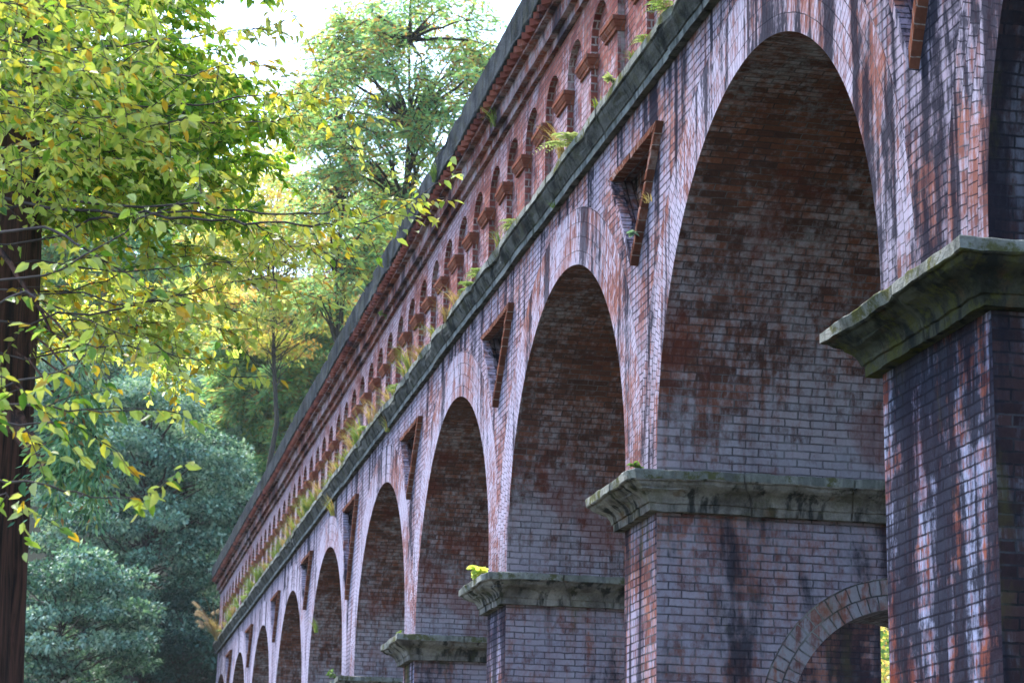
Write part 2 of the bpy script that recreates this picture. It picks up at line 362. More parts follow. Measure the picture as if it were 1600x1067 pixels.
IPROF = [(.0, -.295), (.075, -.295), (.078, -.235), (.092, -.23), (.096, -.21), (.108, -.185), (.13, -.16), (.165, -.14), (.20, -.125), (.228, -.105), (.243, -.082), (.262, -.078), (.27, -.068), (.27, -.008), (.262, 0.), (.10, .012), (-.02, .02)]
def disp(p, amp, sc_=7.):
    v = Vector(p); n = noise.noise_vector(v*sc_)*amp + noise.noise_vector(v*sc_*3.1)*amp*.5
    return (v[0]+n[0], v[1]+n[1], v[2]+n[2])
def impost(x0, x1, parent, hi):
    mb = MB(); step = .05 if hi else .15
    corners = [(x0, 0), (x1, 0), (x1, DEP), (x0, DEP)]; nr = [(-1, -1), (1, -1), (1, 1), (-1, 1)]
    path = []
    for i in range(4):
        (ax, ad), (bx, bd) = corners[i], corners[(i+1) % 4]; L = math.hypot(bx-ax, bd-ad); n = max(2, int(L/step)); na = nr[i]; nb = nr[(i+1) % 4]
        fs = [(k/n, 0) for k in range(n)]; nj = max(2, round(L/.8))
        for k in range(1, nj):
            fj = (k+rnd.uniform(-.12, .12))/nj; fs = [f for f in fs if abs(f[0]-fj)*L > .03 or f[0] == 0]; fs += [(fj-.009/L, 0), (fj-.003/L, 1), (fj+.003/L, 1), (fj+.009/L, 0)]
        for f, jt in sorted(fs): path.append((ax, ad, bx, bd, f, na, nb, jt))
    def pt(pp, o, z):
        ax, ad, bx, bd, f, na, nb, jt = pp
        if jt and o > .02: o -= .022
        cx_, cd_ = ax*(1-f)+bx*f, ad*(1-f)+bd*f
        if o > .19: o -= max(0, noise.noise(Vector((cx_*3.1+5, cd_*3.1, z*3)))-.12)*.13
        p0 = (ax+na[0]*o, ad+na[1]*o); p1 = (bx+nb[0]*o, bd+nb[1]*o)
        q = W(p0[0]*(1-f)+p1[0]*f, p0[1]*(1-f)+p1[1]*f, z)
        return disp(q, .010 if o > 0.01 else 0, 7)
    N = len(path)
    for i in range(N):
        a, b = path[i], path[(i+1) % N]
        for (o0, z0), (o1, z1) in zip(IPROF[:-1], IPROF[1:]):
            mb.face([pt(a, o0, z0), pt(b, o0, z0), pt(b, o1, z1), pt(a, o1, z1)], m=1 if o0 >= .27 and z0 < -.0 and z1 > -.07 else 0)
    mb.build('impost', [m_impn if 9 < x0 < 11 else m_imp, m_ledge], parent, weld=True)
edges = []
for i in range(len(CEN)-1): edges.append((CEN[i]+RA, CEN[i+1]-RA))
edges = [(XE0-2, CEN[0]-RA)]+edges+[(CEN[-1]+RA, XE1)]
for i, (a, b) in enumerate(edges):
    o = pier(a, b, i not in (0, len(edges)-1), [m_pdark, m_pnear] if abs(a-10.03) < .3 else None); impost(a, b, o, 2 <= i <= 8)

# V shaped relieving slots with projecting brick frames
for k, (xc, zb) in SLOTS.items():
    mb = MB(); rec = MB(); T = [(xc-SW, ZS), (xc, zb), (xc+SW, ZS)]; cx, cz = xc, (2*ZS+zb)/3
    def off(pts, o):                         # inset the triangle
        out = []
        for j in range(3):
            p = Vector(pts[j]); a = Vector(pts[j-1]); b = Vector(pts[(j+1) % 3])
            e1 = (p-a).normalized(); e2 = (b-p).normalized(); n1 = Vector((-e1[1], e1[0])); n2 = Vector((-e2[1], e2[0]))
            bis = (n1+n2).normalized(); out.append(tuple(p+bis*o/max(.25, bis.dot(n1))))
        return out
    O = off(T, 0); I = off(T, .055 if off(T, .055)[1][1] > zb else -.055)
    pf = -.062
    for j in range(3):
        a, b = Vector(T[j]), Vector(T[(j+1) % 3]); ia, ib = Vector(I[j]), Vector(I[(j+1) % 3]); L = (b-a).length; nb = max(4, int(L/.115)); mm = 1 if j == 1 else 0
        for k in range(nb):
            f0, f1 = (k+.02)/nb, (k+.98)/nb; q0, q1, q2, q3 = a.lerp(b, f0), a.lerp(b, f1), ia.lerp(ib, f1), ia.lerp(ib, f0)
            pk = pf+rnd.uniform(-.005, .005); sh = Vector((rnd.uniform(-.003, .003), rnd.uniform(-.003, .003))); qs = [v+sh for v in (q0, q1, q2, q3)]; cv = sum(qs, Vector((0, 0)))/4
            fr = [v.lerp(cv, .07) for v in qs]; u0 = .25*k+.02; uvs = [(.1, u0), (.1, u0+.1), (.15, u0+.1), (.15, u0)]
            mb.face([W(v[0], pk, v[1]) for v in fr], uvs, m=mm)
            for e in range(4):
                v, w_, fv, fw_ = qs[e], qs[(e+1) % 4], fr[e], fr[(e+1) % 4]
                mb.face([W(fv[0], pk, fv[1]), W(fw_[0], pk, fw_[1]), W(w_[0], pk+.006, w_[1]), W(v[0], pk+.006, v[1])], uvs, m=mm)
                mb.face([W(v[0], pk+.006, v[1]), W(w_[0], pk+.006, w_[1]), W(w_[0], .03, w_[1]), W(v[0], .03, v[1])], [(.1, u0), (.1, u0+.1), (.2, u0+.1), (.2, u0)], m=mm)
    for j in range(3):
        ia, ib = T[j], T[(j+1) % 3]; L = math.hypot(ib[0]-ia[0], ib[1]-ia[1]); q2 = 1 if j == 2 else 0
        rec.face([W(ia[0], .03, ia[1]), W(ib[0], .03, ib[1]), W(ib[0], .16, ib[1]), W(ia[0], .16, ia[1])], [(0, 0), (L, 0), (L, .13), (0, .13)], m=q2)
    U = off(T, .10 if off(T, .10)[1][1] > zb else -.10)
    for j in range(3):
        ia, ib, ja, jb = T[j], T[(j+1) % 3], U[j], U[(j+1) % 3]
        rec.face([W(ia[0], .16, ia[1]), W(ib[0], .16, ib[1]), W(jb[0], .16, jb[1]), W(ja[0], .16, ja[1])], m=0)
        rec.face([W(ja[0], .16, ja[1]), W(jb[0], .16, jb[1]), W(jb[0], .42, jb[1]), W(ja[0], .42, ja[1])], [(0, 0), (1.5, 0), (1.5, .26), (0, .26)], m=0)
    rec.face([W(q[0], .42, q[1]) for q in U], m=1)
    o = rec.build('relieving_slot', [m_face, m_recess], aq)
    mb.build('slot_frame', [m_frame, m_face], o)

# stone cornice, laid in blocks
CP = [(-.0, ZC), (.062, ZC), (.066, ZC+.062), (.078, ZC+.068), (.083, ZC+.085), (.098, ZC+.115), (.118, ZC+.145), (.132, ZC+.175), (.138, ZC+.20), (.150, ZC+.205), (.155, ZC+.215), (.155, ZC+.285), (.145, ZC+.295), (-.02, ZC+.30)]
def blocks(name, prof, mat, x0, x1, ln, gap, jit, amp, seg, side=1, seed=1, mfun=None):
    rr = random.Random(seed); mb = MB(); x = x0
    while x < x1:
        l = ln*rr.uniform(.85, 1.12); b = min(x+l, x1); n = max(1, int((b-x)/seg)); dj = rr.uniform(-1, 1)*jit; zj = rr.uniform(-1, 1)*jit*.6
        xs = [x+gap/2+(b-x-gap)*k/n for k in range(n+1)]
        cy = sum(p[0] for p in prof)/len(prof); cz = sum(p[1] for p in prof)/len(prof)
        def P(xx, o, z, e):
            o2 = o if o <= .0 else o+dj
            if o > .1: o2 -= max(0, noise.noise(Vector((xx*2.3+seed, z*6, o*9)))-.15)*.09
            if e: o2 = cy+(o2-cy)*.93 if o > 0 else o2; z = cz+(z-cz)*.965
            q = disp((xx, 0, z), amp, 5); dd = q[0]-xx
            return W(xx, -(o2+q[1]) if side > 0 else DEP+o2, q[2]+zj)
        for k in range(n):
            for j, ((o0, z0), (o1, z1)) in enumerate(zip(prof[:-1], prof[1:])):
                e0, e1 = (k == 0), (k == n-1)
                xa, xb = xs[k], xs[k+1]
                if e0 and n > 1: pass
                mb.face([P(xa, o0, z0, 0), P(xb, o0, z0, 0), P(xb, o1, z1, 0), P(xa, o1, z1, 0)], m=mfun(j) if mfun else 0)
        for xx in (xs[0], xs[-1]):
            mb.face([P(xx, o, z, 0) for o, z in prof])
        x = b
    return mb
blocks('cornice', CP, m_corn, XE0, XE1, 1.0, .022, .007, .005, .08, mfun=lambda j: 1 if j >= 10 else (2 if j == 1 else 0), seed=4).build('cornice', [m_corn, m_ledge, m_fil], aq)
mb = MB(); mb.face([W(XE0, -.05, ZC+.01), W(XE1, -.05, ZC+.01), W(XE1, -.05, ZC+.28), W(XE0, -.05, ZC+.28)]); mb.face([W(XE0, DEP+.1, ZC), W(XE1, DEP+.1, ZC), W(XE1, DEP+.1, ZC+.3), W(XE0, DEP+.1, ZC+.3)])
mb.build('cornice_joint', m_corn, aq)

# parapet wall with shallow round-headed niches between pilasters
NP, NR, NZ, ND, NB = .968, .305, 4.395, .062, 3.62
N0 = 18.29
Z0P, Z1P = 3.40, 4.90
niches = [N0+NP*k for k in range(-20, 47)]
niches = [x for x in niches if XE0+1 < x < XE1-.6]
mb = MB(); jm = MB(); n = 10; back = MB()
px = XE0
for c in niches:
    def q(a, za, b, zb, z1a, z1b): mb.face([W(a, 0, za), W(b, 0, zb), W(b, 0, z1b), W(a, 0, z1a)])
    q(px, Z0P, c-NR, Z0P, Z1P, Z1P)
    q(c-NR, Z0P, c+NR, Z0P, NB, NB)
    arc = [(c+NR*math.cos(math.pi*(1-k/n)), NZ+NR*math.sin(math.pi*(1-k/n))) for k in range(n+1)]
    for (a, za), (b, zb) in zip(arc[:-1], arc[1:]): q(a, za, b, zb, Z1P, Z1P)
    pr = [(c-NR, NB)]+arc+[(c+NR, NB), (c-NR, NB)]; s = 0
    for (a, za), (b, zb) in zip(pr[:-1], pr[1:]):
        l = math.hypot(b-a, zb-za); jm.face([W(a, 0, za), W(b, 0, zb), W(b, ND, zb), W(a, ND, za)], [(0.05, s), (.05, s+l), (.05+ND, s+l), (.05+ND, s)]); s += l
    for (a, za), (b, zb) in zip(arc[:-1], arc[1:]): mb.face([W(a, ND, NB), W(b, ND, NB), W(b, ND, zb), W(a, ND, za)])
    px = c+NR
mb.face([W(px, 0, Z0P), W(XE1, 0, Z0P), W(XE1, 0, Z1P), W(px, 0, Z1P)])
mb.face([W(XE0, DEP, Z0P-.1), W(XE1, DEP, Z0P-.1), W(XE1, DEP, 5.4), W(XE0, DEP, 5.4)])
pw = mb.build('parapet_wall', m_par, aq); jm.build('niche_jamb', m_jamb, pw)
# pilaster capitals
cap = MB(); hw = (NP-2*NR)/2
CPR = [(.0, 0.), (.022, 0.), (.022, .034), (.030, .036), (.036, .048), (.045, .066), (.048, .088), (.058, .09), (.06, .128), (.0, .13)]
def capface(x0, x1):
    out = []
    for (o0, z0), (o1, z1) in zip(CPR[:-1], CPR[1:]):
        for side in range(3):
            def pt(o, z, e):
                if side == 0: return [(x0-o, -o), (x1+o, -o)][e]+(z,)
                if side == 1: return [(x0-o, ND-.001), (x0-o, -o)][e]+(z,)
                return [(x1+o, -o), (x1+o, ND-.001)][e]+(z,)
            A = [pt(o0, z0, 0), pt(o0, z0, 1), pt(o1, z1, 1), pt(o1, z1, 0)]
            cap.face([W(a, d, z) for a, d, z in A], [(a+d, z) for a, d, z in A])
capface(-hw, hw)
c0 = cap.build('pilaster_capital', m_cap, aq)
first = True
for a in niches[:-1]:
    xc = a+NP/2
    o = c0 if first else c0.copy()
    if not first: COL.objects.link(o); o.parent = aq
    first = False; o.location = (xc+rnd.uniform(-.008, .008), rnd.uniform(-.004, .004), 4.17+rnd.uniform(-.008, .008)); o.rotation_euler = (rnd.uniform(-.03, .03), rnd.uniform(-.025, .025), rnd.uniform(-.02, .02))
# capital mesh was built with W(): bring its own z back to zero
me = c0.data
for v in me.vertices: v.co.z -= GZ
for o in aq.children:
    if o.name.startswith('pilaster_capital'): o.location.z += GZ
# stepped string courses, dentils, coping
st = MB()
for (o0, za, o1, zb) in ((.05, 4.888, .05, 4.984), (.11, 4.984, .11, 5.166), (.175, 5.160, .175, 5.19)):
    x = XE0
    for d, s in ((-o0, 1), (DEP+o0, -1)):
        xx = np.arange(XE0, XE1, .6)
        for a in xx:
            b = min(a+.6, XE1); ja = disp((a, 1, za), .006, 2)[1]-1; jb = disp((b, 1, za), .006, 2)[1]-1
            st.face([W(a, d+ja, za), W(b, d+jb, za), W(b, d+jb, zb), W(a, d+ja, zb)], [(a, za), (b, za), (b, zb), (a, zb)])
            i = 0 if s > 0 else DEP
            st.face([W(a, d+ja, za), W(b, d+jb, za), W(b, i, za), W(a, i, za)], [(a, 0), (b, 0), (b, .1), (a, .1)])
    st.face([W(XE0, -o0, zb), W(XE1, -o0, zb), W(XE1, 0, zb), W(XE0, 0, zb)])
st.build('string_course', m_step, aq)
dn = MB(); x = XE0; z0, z1 = 5.19, 5.268
while x < XE1-.2:
    h = .088; o = .165; t = .258+rnd.uniform(-.006, .004); zz0 = z0+rnd.uniform(0, .004)
    pts = [(x, -o), (x+h, -t), (x+2*h, -o)]
    dn.face([W(a, d, zz0) for a, d in pts]); 
    for (a, d), (b, e) in zip(pts[:-1], pts[1:]): dn.face([W(a, d, zz0), W(b, e, zz0), W(b, e, z1), W(a, d, z1)])
    x += .188
dn.face([W(XE0, -.167, z0), W(XE1, -.167, z0), W(XE1, -.167, z1), W(XE0, -.167, z1)])
dn.build('dentil_course', m_dent, aq)
KP = [(.12, 5.262), (.262, 5.262), (.272, 5.275), (.272, 5.30), (.262, 5.33), (.262, 5.62), (.245, 5.652), (.20, 5.672), (-.3, 5.70)]
blocks('coping', KP, m_cope, XE0, XE1, 1.15, .008, .003, .004, .12, seed=9).build('coping', m_cope, aq)
mb = MB(); mb.face([W(XE0, .2, 5.66), W(XE1, .2, 5.66), W(XE1, DEP+.2, 5.66), W(XE0, DEP+.2, 5.66)])
mb.face([W(XE0, DEP+.2, 5.3), W(XE1, DEP+.2, 5.3), W(XE1, DEP+.2, 5.66), W(XE0, DEP+.2, 5.66)]); mb.face([W(XE0, DEP, 5.3), W(XE1, DEP, 5.3), W(XE1, DEP+.2, 5.3), W(XE0, DEP+.2, 5.3)])
mb.build('channel_top', m_cope, aq)
mb = MB()
for x in (XE0, XE1): mb.face([W(x, 0, -GZ), W(x, DEP, -GZ), W(x, DEP, 5.6), W(x, 0, 5.6)], [(0, 0), (4, 0), (4, 10), (0, 10)])
mb.build('end_wall', m_face, aq)

# ------------------------------------------------------------------ foliage helpers
def leafmesh(name, C, Dv, Nv, L, Wd, mat, parent=None, tint=None, full=False, fold=.25, droop=0.):
    """many small leaves: C centres, Dv pointing direction, Nv up normal, L length, Wd width"""
    C = np.asarray(C, float); n = len(C); L = np.broadcast_to(np.asarray(L, float), (n,))[:, None]; Wd = np.broadcast_to(np.asarray(Wd, float), (n,))[:, None]
    Dv = Dv/np.maximum(1e-6, np.linalg.norm(Dv, axis=1)[:, None]); S = np.cross(Dv, Nv); S /= np.maximum(1e-6, np.linalg.norm(S, axis=1)[:, None]); N = np.cross(S, Dv)
    if full:
        V = np.stack([C, C+Dv*L*.30+S*Wd*.5+N*Wd*fold, C+Dv*L*.66+S*Wd*.38+N*Wd*fold*.7, C+Dv*L-N*L*.08, C+Dv*L*.66-S*Wd*.38+N*Wd*fold*.7, C+Dv*L*.30-S*Wd*.5+N*Wd*fold], 1)
        k = 6; F = np.array([[0, 1, 2, 3], [0, 3, 4, 5]])
    else:
        V = np.stack([C, C+Dv*L*.45+S*Wd*.5+N*Wd*fold, C+Dv*L, C+Dv*L*.45-S*Wd*.5+N*Wd*fold], 1)
        k = 4; F = np.array([[0, 1, 2], [0, 2, 3]])
    V = V.reshape(-1, 3); fc = (F[None]+(np.arange(n)*k)[:, None, None]).reshape(-1, F.shape[1])
    me = bpy.data.meshes.new(name); me.vertices.add(len(V)); me.vertices.foreach_set('co', V.ravel().astype(np.float32))
    me.loops.add(fc.size); me.loops.foreach_set('vertex_index', fc.ravel().astype(np.int32)); me.polygons.add(len(fc))
    me.polygons.foreach_set('loop_start', (np.arange(len(fc))*F.shape[1]).astype(np.int32)); me.polygons.foreach_set('loop_total', np.full(len(fc), F.shape[1], np.int32))
    if tint is None: tint = rs.random(n)
    at_ = me.attributes.new('tint', 'FLOAT', 'POINT'); at_.data.foreach_set('value', np.repeat(np.clip(tint, 0, 1), k).astype(np.float32))
    me.materials.append(mat); me.update(calc_edges=True); me.validate()
    o = bpy.data.objects.new(name, me); COL.objects.link(o); o.parent = parent
    return o
def unit(n):
    v = rs.normal(size=(n, 3)); return v/np.linalg.norm(v, axis=1)[:, None]
def tubes(name, lines, mat, parent=None, sides=6):
    """lines: list of (points, radii)"""
    V = []; F = []
    for pts, rad in lines:
        base = len(V); P = [Vector(p) for p in pts]; m = len(P)
        for i, p in enumerate(P):
            d = (P[min(i+1, m-1)]-P[max(i-1, 0)]).normalized(); a = d.cross(Vector((.13, .29, .95)) if abs(d.z) < .9 else Vector((1, 0, 0))).normalized(); b = d.cross(a)
            for k in range(sides):
                t = 2*math.pi*k/sides; V.append(p+(a*math.cos(t)+b*math.sin(t))*rad[i])
        for i in range(m-1):
            for k in range(sides):
                k2 = (k+1) % sides; F.append((base+i*sides+k, base+i*sides+k2, base+(i+1)*sides+k2, base+(i+1)*sides+k))
        F.append(tuple(base+k for k in range(sides))); F.append(tuple(base+(m-1)*sides+k for k in range(sides)))
    me = bpy.data.meshes.new(name); me.from_pydata([tuple(v) for v in V], [], F); me.materials.append(mat)
    me.polygons.foreach_set('use_smooth', [True]*len(me.polygons)); me.update()
    o = bpy.data.objects.new(name, me); COL.objects.link(o); o.parent = parent
    return o
def curve(a, b, n=7, sag=0., wob=0., r=rnd):
    a, b = Vector(a), Vector(b); out = []; L = (b-a).length
    for i in range(n+1):
        t = i/n; p = a.lerp(b, t); p.z += sag*4*t*(1-t)
        if 0 < i < n: p += Vector((r.uniform(-1, 1), r.uniform(-1, 1), r.uniform(-1, 1)))*wob*L
        out.append(p)
    return out
G_YEL = [(0, (.06, .18, .03)), (.25, (.25, .44, .06)), (.45, (.58, .70, .16)), (.7, (.68, .72, .25)), (.9, (.85, .76, .10)), (1, (.80, .48, .05))]
G_GRN = [(0, (.05, .15, .03)), (.35, (.17, .38, .05)), (.65, (.40, .62, .08)), (.88, (.66, .72, .14)), (1, (.80, .70, .10))]
G_EVR = [(0, (.02, .06, .045)), (.4, (.07, .17, .125)), (.75, (.22, .38, .29)), (1, (.42, .54, .43))]
G_CYP = [(0, (.06, .16, .09)), (.45, (.20, .40, .22)), (.75, (.36, .56, .28)), (.9, (.58, .56, .18)), (1, (.46, .24, .10))]
G_MAP = [(0, (.16, .30, .08)), (.3, (.34, .46, .12)), (.6, (.68, .68, .18)), (.85, (.85, .74, .24)), (1, (.72, .42, .14))]
m_ly = leafmat('yellowing_leaf', G_YEL, .62, .3, .5); m_lg = leafmat('green_leaf', G_GRN, .65, .35, .5); m_le = leafmat('evergreen_leaf', G_EVR, .3, .6, .25)
m_lc = leafmat('cypress_spray', G_CYP, .6, .6); m_lm = leafmat('autumn_leaf', G_MAP, .55, .5)
m_gr = leafmat('grass_blade', [(0, (.07, .14, .03)), (.5, (.17, .25, .05)), (.8, (.34, .32, .08)), (1, (.42, .25, .09))], .4)
m_dry = leafmat('dry_grass', [(0, (.22, .15, .06)), (.5, (.38, .27, .11)), (1, (.52, .40, .22))], .4)
m_plume = leafmat('plume', [(0, (.40, .30, .24)), (1, (.62, .50, .40))], .5)
m_fern = leafmat('fern_leaf', [(0, (.08, .17, .04)), (.6, (.22, .34, .10)), (1, (.45, .50, .28))], .4)

def clump_tree(name, label, cat, base, blobs, leaf, mat, per, flat=.6, tintb=(.3, .25), group=None, trunk=None, density_in=.35, trunk_r=.3, bmat=None):
    """blobs: (centre, radius) list; leaves fill a shell of each blob, blobs grouped round twig ends"""
    base = Vector(base); root = empty(name, base); tag(root, label, cat, group)
    C = []; D = []; N = []; T = []
    for (c, r) in blobs:
        k = int(per*r*r); v = unit(k); rad = r*(1-rs.random(k)**2*density_in*2).clip(.2, 1.15)*(1+rs.normal(0, .08, k))
        c3 = np.array(c)-np.array(base)
        p = c3+v*rad[:, None]*np.array([1, 1, flat]); C.append(p)
        D.append(v*.8+rs.normal(size=(k, 3))*.7+np.array([0, 0, -.25])); N.append(rs.normal(size=(k, 3))*.5+np.array([0, 0, 1]))
        T.append(rs.normal(tintb[0], tintb[1], k)+rs.normal(0, .16))
    C = np.concatenate(C); D = np.concatenate(D); N = np.concatenate(N); T = np.concatenate(T)
    L = leaf*rs.uniform(.7, 1.3, len(C))
    leafmesh('crown', C, D, N, L, L*.55, mat, root, T)
    lines = []; z0 = Vector((0, 0, 0)); zt = max(c[2] for c, r in blobs)-base.z; cm = Vector(np.mean([c for c, r in blobs], 0))-base
    top = Vector((cm.x*.9, cm.y*.9, zt*.93)); tr = curve(z0, top, 9, 0, .012)
    lines.append((tr, [trunk_r*(1-.93*i/9)+.012 for i in range(10)]))
    for (c, r) in blobs:
        e = Vector(c)-base; t = max(.12, min(.95, (e.z-r*.5)/max(.1, top.z)-.06)); s = tr[int(t*9)].lerp(tr[min(9, int(t*9)+1)], t*9-int(t*9))
        if r > .25: lines.append((curve(s, e, 5, -.02*(e-s).length, .03), [trunk_r*.22*(1-i/6.5)*min(1, r) for i in range(6)]))
    tubes('trunk', lines, bmat or m_trunk, root)
    return root

# ------------------------------------------------------------------ ground and hillside
def gmat(name, c1, c2, s=3):
    t = NT(name); n_ = t.noise(t.pos(), s, 7, .7); t.L(t.mix(n_, c1, c2), t.b.inputs['Base Color']); t.b.inputs['Roughness'].default_value = .95
    bp = t.n('ShaderNodeBump'); bp.inputs['Strength'].default_value = .6; bp.inputs['Distance'].default_value = .1; t.L(n_, bp.inputs['Height']); t.L(bp.outputs[0], t.b.inputs['Normal'])
    return t.mat
m_soil = gmat('forest_floor', (.03, .025, .015), (.11, .09, .05)); m_hill = gmat('hillside_soil', (.012, .018, .008), (.05, .055, .025), 1.2)
def hz(x, y):
    a = max(0, x-63.5); b = max(0, y-14-.0*x); h = a*.62+max(0, a-3)*.1
    if x > 30: h += max(0, y-8-(60-x)*.25)*.12
    h += max(0, -y-16)*.35
    h = min(h, 30+.05*h)
    return h+(noise.noise(Vector((x*.12, y*.12, 0)))*1.1 if h > .3 else 0)*min(1, h*.4)
mb = MB(); S_ = 400
xs = [-S_, -120, -50]+list(np.arange(-30, 150, 3.))+[180, 240, S_]; ys = [-S_, -160, -90]+list(np.arange(-60, 90, 3.))+[120, 200, S_]
V = [(x, y, hz(x, y)) for x in xs for y in ys]; ny = len(ys); F = [(i*ny+j, (i+1)*ny+j, (i+1)*ny+j+1, i*ny+j+1) for i in range(len(xs)-1) for j in range(ny-1)]
me = bpy.data.meshes.new('hillside'); me.from_pydata(V, [], F); me.polygons.foreach_set('use_smooth', [True]*len(F)); me.materials.append(m_hill)
o = bpy.data.objects.new('ground', me); COL.objects.link(o); tag(o, kind='structure')

# ------------------------------------------------------------------ trees behind
def blobs_px(spec, depth, spread, k, rr, seed, jz=1.):
    """k blobs inside an ellipse seen at (px,py,rx,ry) with real depth and thickness"""
    q = random.Random(seed); out = []; px_, py_, rx, ry = spec
    while len(out) < k:
        a, b = q.uniform(-1, 1), q.uniform(-1, 1)
        if a*a+b*b > 1: continue
        dd = q.uniform(-1, 1)*spread*math.sqrt(max(.05, 1-a*a-b*b))
        out.append((tuple(at(px_+a*rx, py_+b*ry, depth+dd)), rr*q.uniform(.65, 1.3)))
    return out
def gpos(px_, depth):
    p = at(px_, 700, depth); return (p.x, p.y, hz(p.x, p.y)-.2)
def spray_tree(name, label, cat, base, blobs, mat, per, leaf, tintb, trunk_r=.25, droop=.5, group=None, sub=7):
    """conifer: boughs hung with flat drooping sprays"""
    base = Vector(base); root = empty(name, base); tag(root, label, cat, group); C = []; D = []; N = []; T = []; lines = []
    bz = np.array(base); top = Vector(max(blobs, key=lambda b: b[0][2])[0])-base
    cm = Vector(np.mean([c for c, r in blobs], 0))-base; top = Vector((cm.x, cm.y, top.z+.5)); tr = curve((0, 0, 0), top, 12, 0, .004)
    lines.append((tr, [trunk_r*(1-.95*i/12)+.01 for i in range(13)]))
    for c, r in blobs:
        e = Vector(c)-base; t = min(.96, max(.1, (e.z+.4*r)/top.z)); s = tr[min(11, int(t*12))]
        lines.append((curve(s, e, 6, .05*(e-s).length, .02), [.05*(1-i/7) for i in range(7)]))
        out = (e-s); out.z = 0; out = np.array(out.normalized() if out.length > .01 else Vector((1, 0, 0)))
        for k in range(sub):                # twigs carrying sprays
            d = out*rs.uniform(.1, .7)+rs.normal(size=3)*.5; d[2] = -abs(d[2])*droop+.05; d /= np.linalg.norm(d)
            o0 = np.array(e)+rs.normal(size=3)*r*.35; ln = r*rs.uniform(.6, 1.2); m = int(per*r*ln/ max(1, sub)*3)
            tt = rs.random(m); p = o0+d*(tt*ln)[:, None]; side = rs.normal(size=(m, 3)); side[:, 2] *= .35
            p = p+side*(.12*r); p[:, 2] -= tt**2*droop*.35*r
            C.append(p); D.append(d*.6+side*.7+np.array([0, 0, -.35*droop])); N.append(rs.normal(size=(m, 3))*.35+np.array([0, 0, 1])); T.append(rs.normal(tintb[0], tintb[1], m)+rs.normal(0, .08))
            lines.append(([Vector(o0), Vector(o0+d*ln*.5), Vector(o0+d*ln+np.array([0, 0, -.2*droop*r]))], [.016, .011, .004]))
    C = np.concatenate(C); D = np.concatenate(D); N = np.concatenate(N); T = np.concatenate(T); L = leaf*rs.uniform(.6, 1.35, len(C))
    leafmesh('crown', C, D, N, L, L*.42, mat, root, T); tubes('trunk', lines, m_trunk, root, 5)
    return root

def layered(spec, depth, spread, k, rr, seed): return [(c, r) for c, r in blobs_px(spec, depth, spread, k, rr, seed)]
B = layered((225, 830, 170, 235), 70, 4, 170, .72, 1)
clump_tree('evergreen_tree', 'large blue-green broadleaf evergreen beside the far end of the aqueduct', 'tree', gpos(230, 70), B, .15, m_le, 900, .38, (.55, .27), None, trunk_r=.3)
B = layered((95, 985, 140, 130), 60, 3, 90, .6, 3)
clump_tree('evergreen_tree', 'low evergreen with layered leaves beside the dark cedar trunk, bottom left', 'tree', gpos(90, 60), B, .14, m_le, 900, .36, (.5, .27), None, trunk_r=.2)
B = layered((110, 640, 130, 130), 80, 3, 60, .8, 5)
clump_tree('evergreen_tree', 'dull grey-green evergreen rising behind the cedar trunk', 'tree', gpos(90, 80), B, .16, m_le, 700, .6, (.6, .25), None, trunk_r=.3)
B = layered((325, 690, 95, 100), 84, 3, 50, .75, 6)
clump_tree('evergreen_tree', 'pale grey-green evergreen crown behind the largest evergreen, next to the coping', 'tree', gpos(330, 84), B, .15, m_le, 800, .6, (.85, .18), None, trunk_r=.3)
B = layered((290, 1010, 90, 80), 68, 2.0, 50, .55, 16)  # bush added for the shaded hillside hollow, shade put into its leaf tint
clump_tree('evergreen_tree', 'added evergreen bush, leaves coloured dark as the shaded hollow by the aqueduct end', 'tree', gpos(290, 68), B, .14, m_le, 800, .6, (.0, .08), None, trunk_r=.2)
# autumn maples
B = blobs_px((440, 395, 125, 165), 74, 4, 150, .65, 7)
clump_tree('maple_tree', 'bright yellow maple behind the leafy branches, left of the coping', 'tree', gpos(430, 74), B, .17, m_lm, 300, .5, (.72, .2), None, trunk_r=.14)
B = blobs_px((330, 540, 130, 90), 90, 4, 80, .8, 8)
clump_tree('maple_tree', 'yellow-green maple above the blue-green evergreen', 'tree', gpos(320, 90), B, .2, m_lm, 260, .5, (.55, .22), None, trunk_r=.14)
# cypresses behind the coping line
B = blobs_px((470, 600, 110, 150), 80, 3, 64, .95, 9)
spray_tree('cypress_tree', 'mid green cypress with orange tips standing behind the coping line', 'tree', gpos(470, 80), B, m_lc, 560, .2, (.66, .2), .2, .6)
B = blobs_px((605, 400, 65, 105), 66, 2.5, 34, .75, 10)
spray_tree('cypress_tree', 'pale green cypress rising just above the parapet in the middle', 'tree', gpos(605, 66), B, m_lc, 460, .19, (.7, .2), .28, .6)
B = blobs_px((640, 140, 165, 165), 52, 3, 90, .7, 12)
spray_tree('cypress_tree', 'thin airy cypress against the white sky, top centre', 'tree', gpos(640, 52), B, m_lc, 230, .14, (.72, .22), .13, .5)
B = blobs_px((540, 210, 90, 110), 58, 2.5, 26, .65, 13)+blobs_px((530, 400, 60, 130), 58, 1.5, 30, .6, 14)
spray_tree('cypress_tree', 'sparse cypress bough tips left of the airy cypress in the sky', 'tree', gpos(530, 58), B, m_lc, 230, .15, (.74, .22), .12, .5)
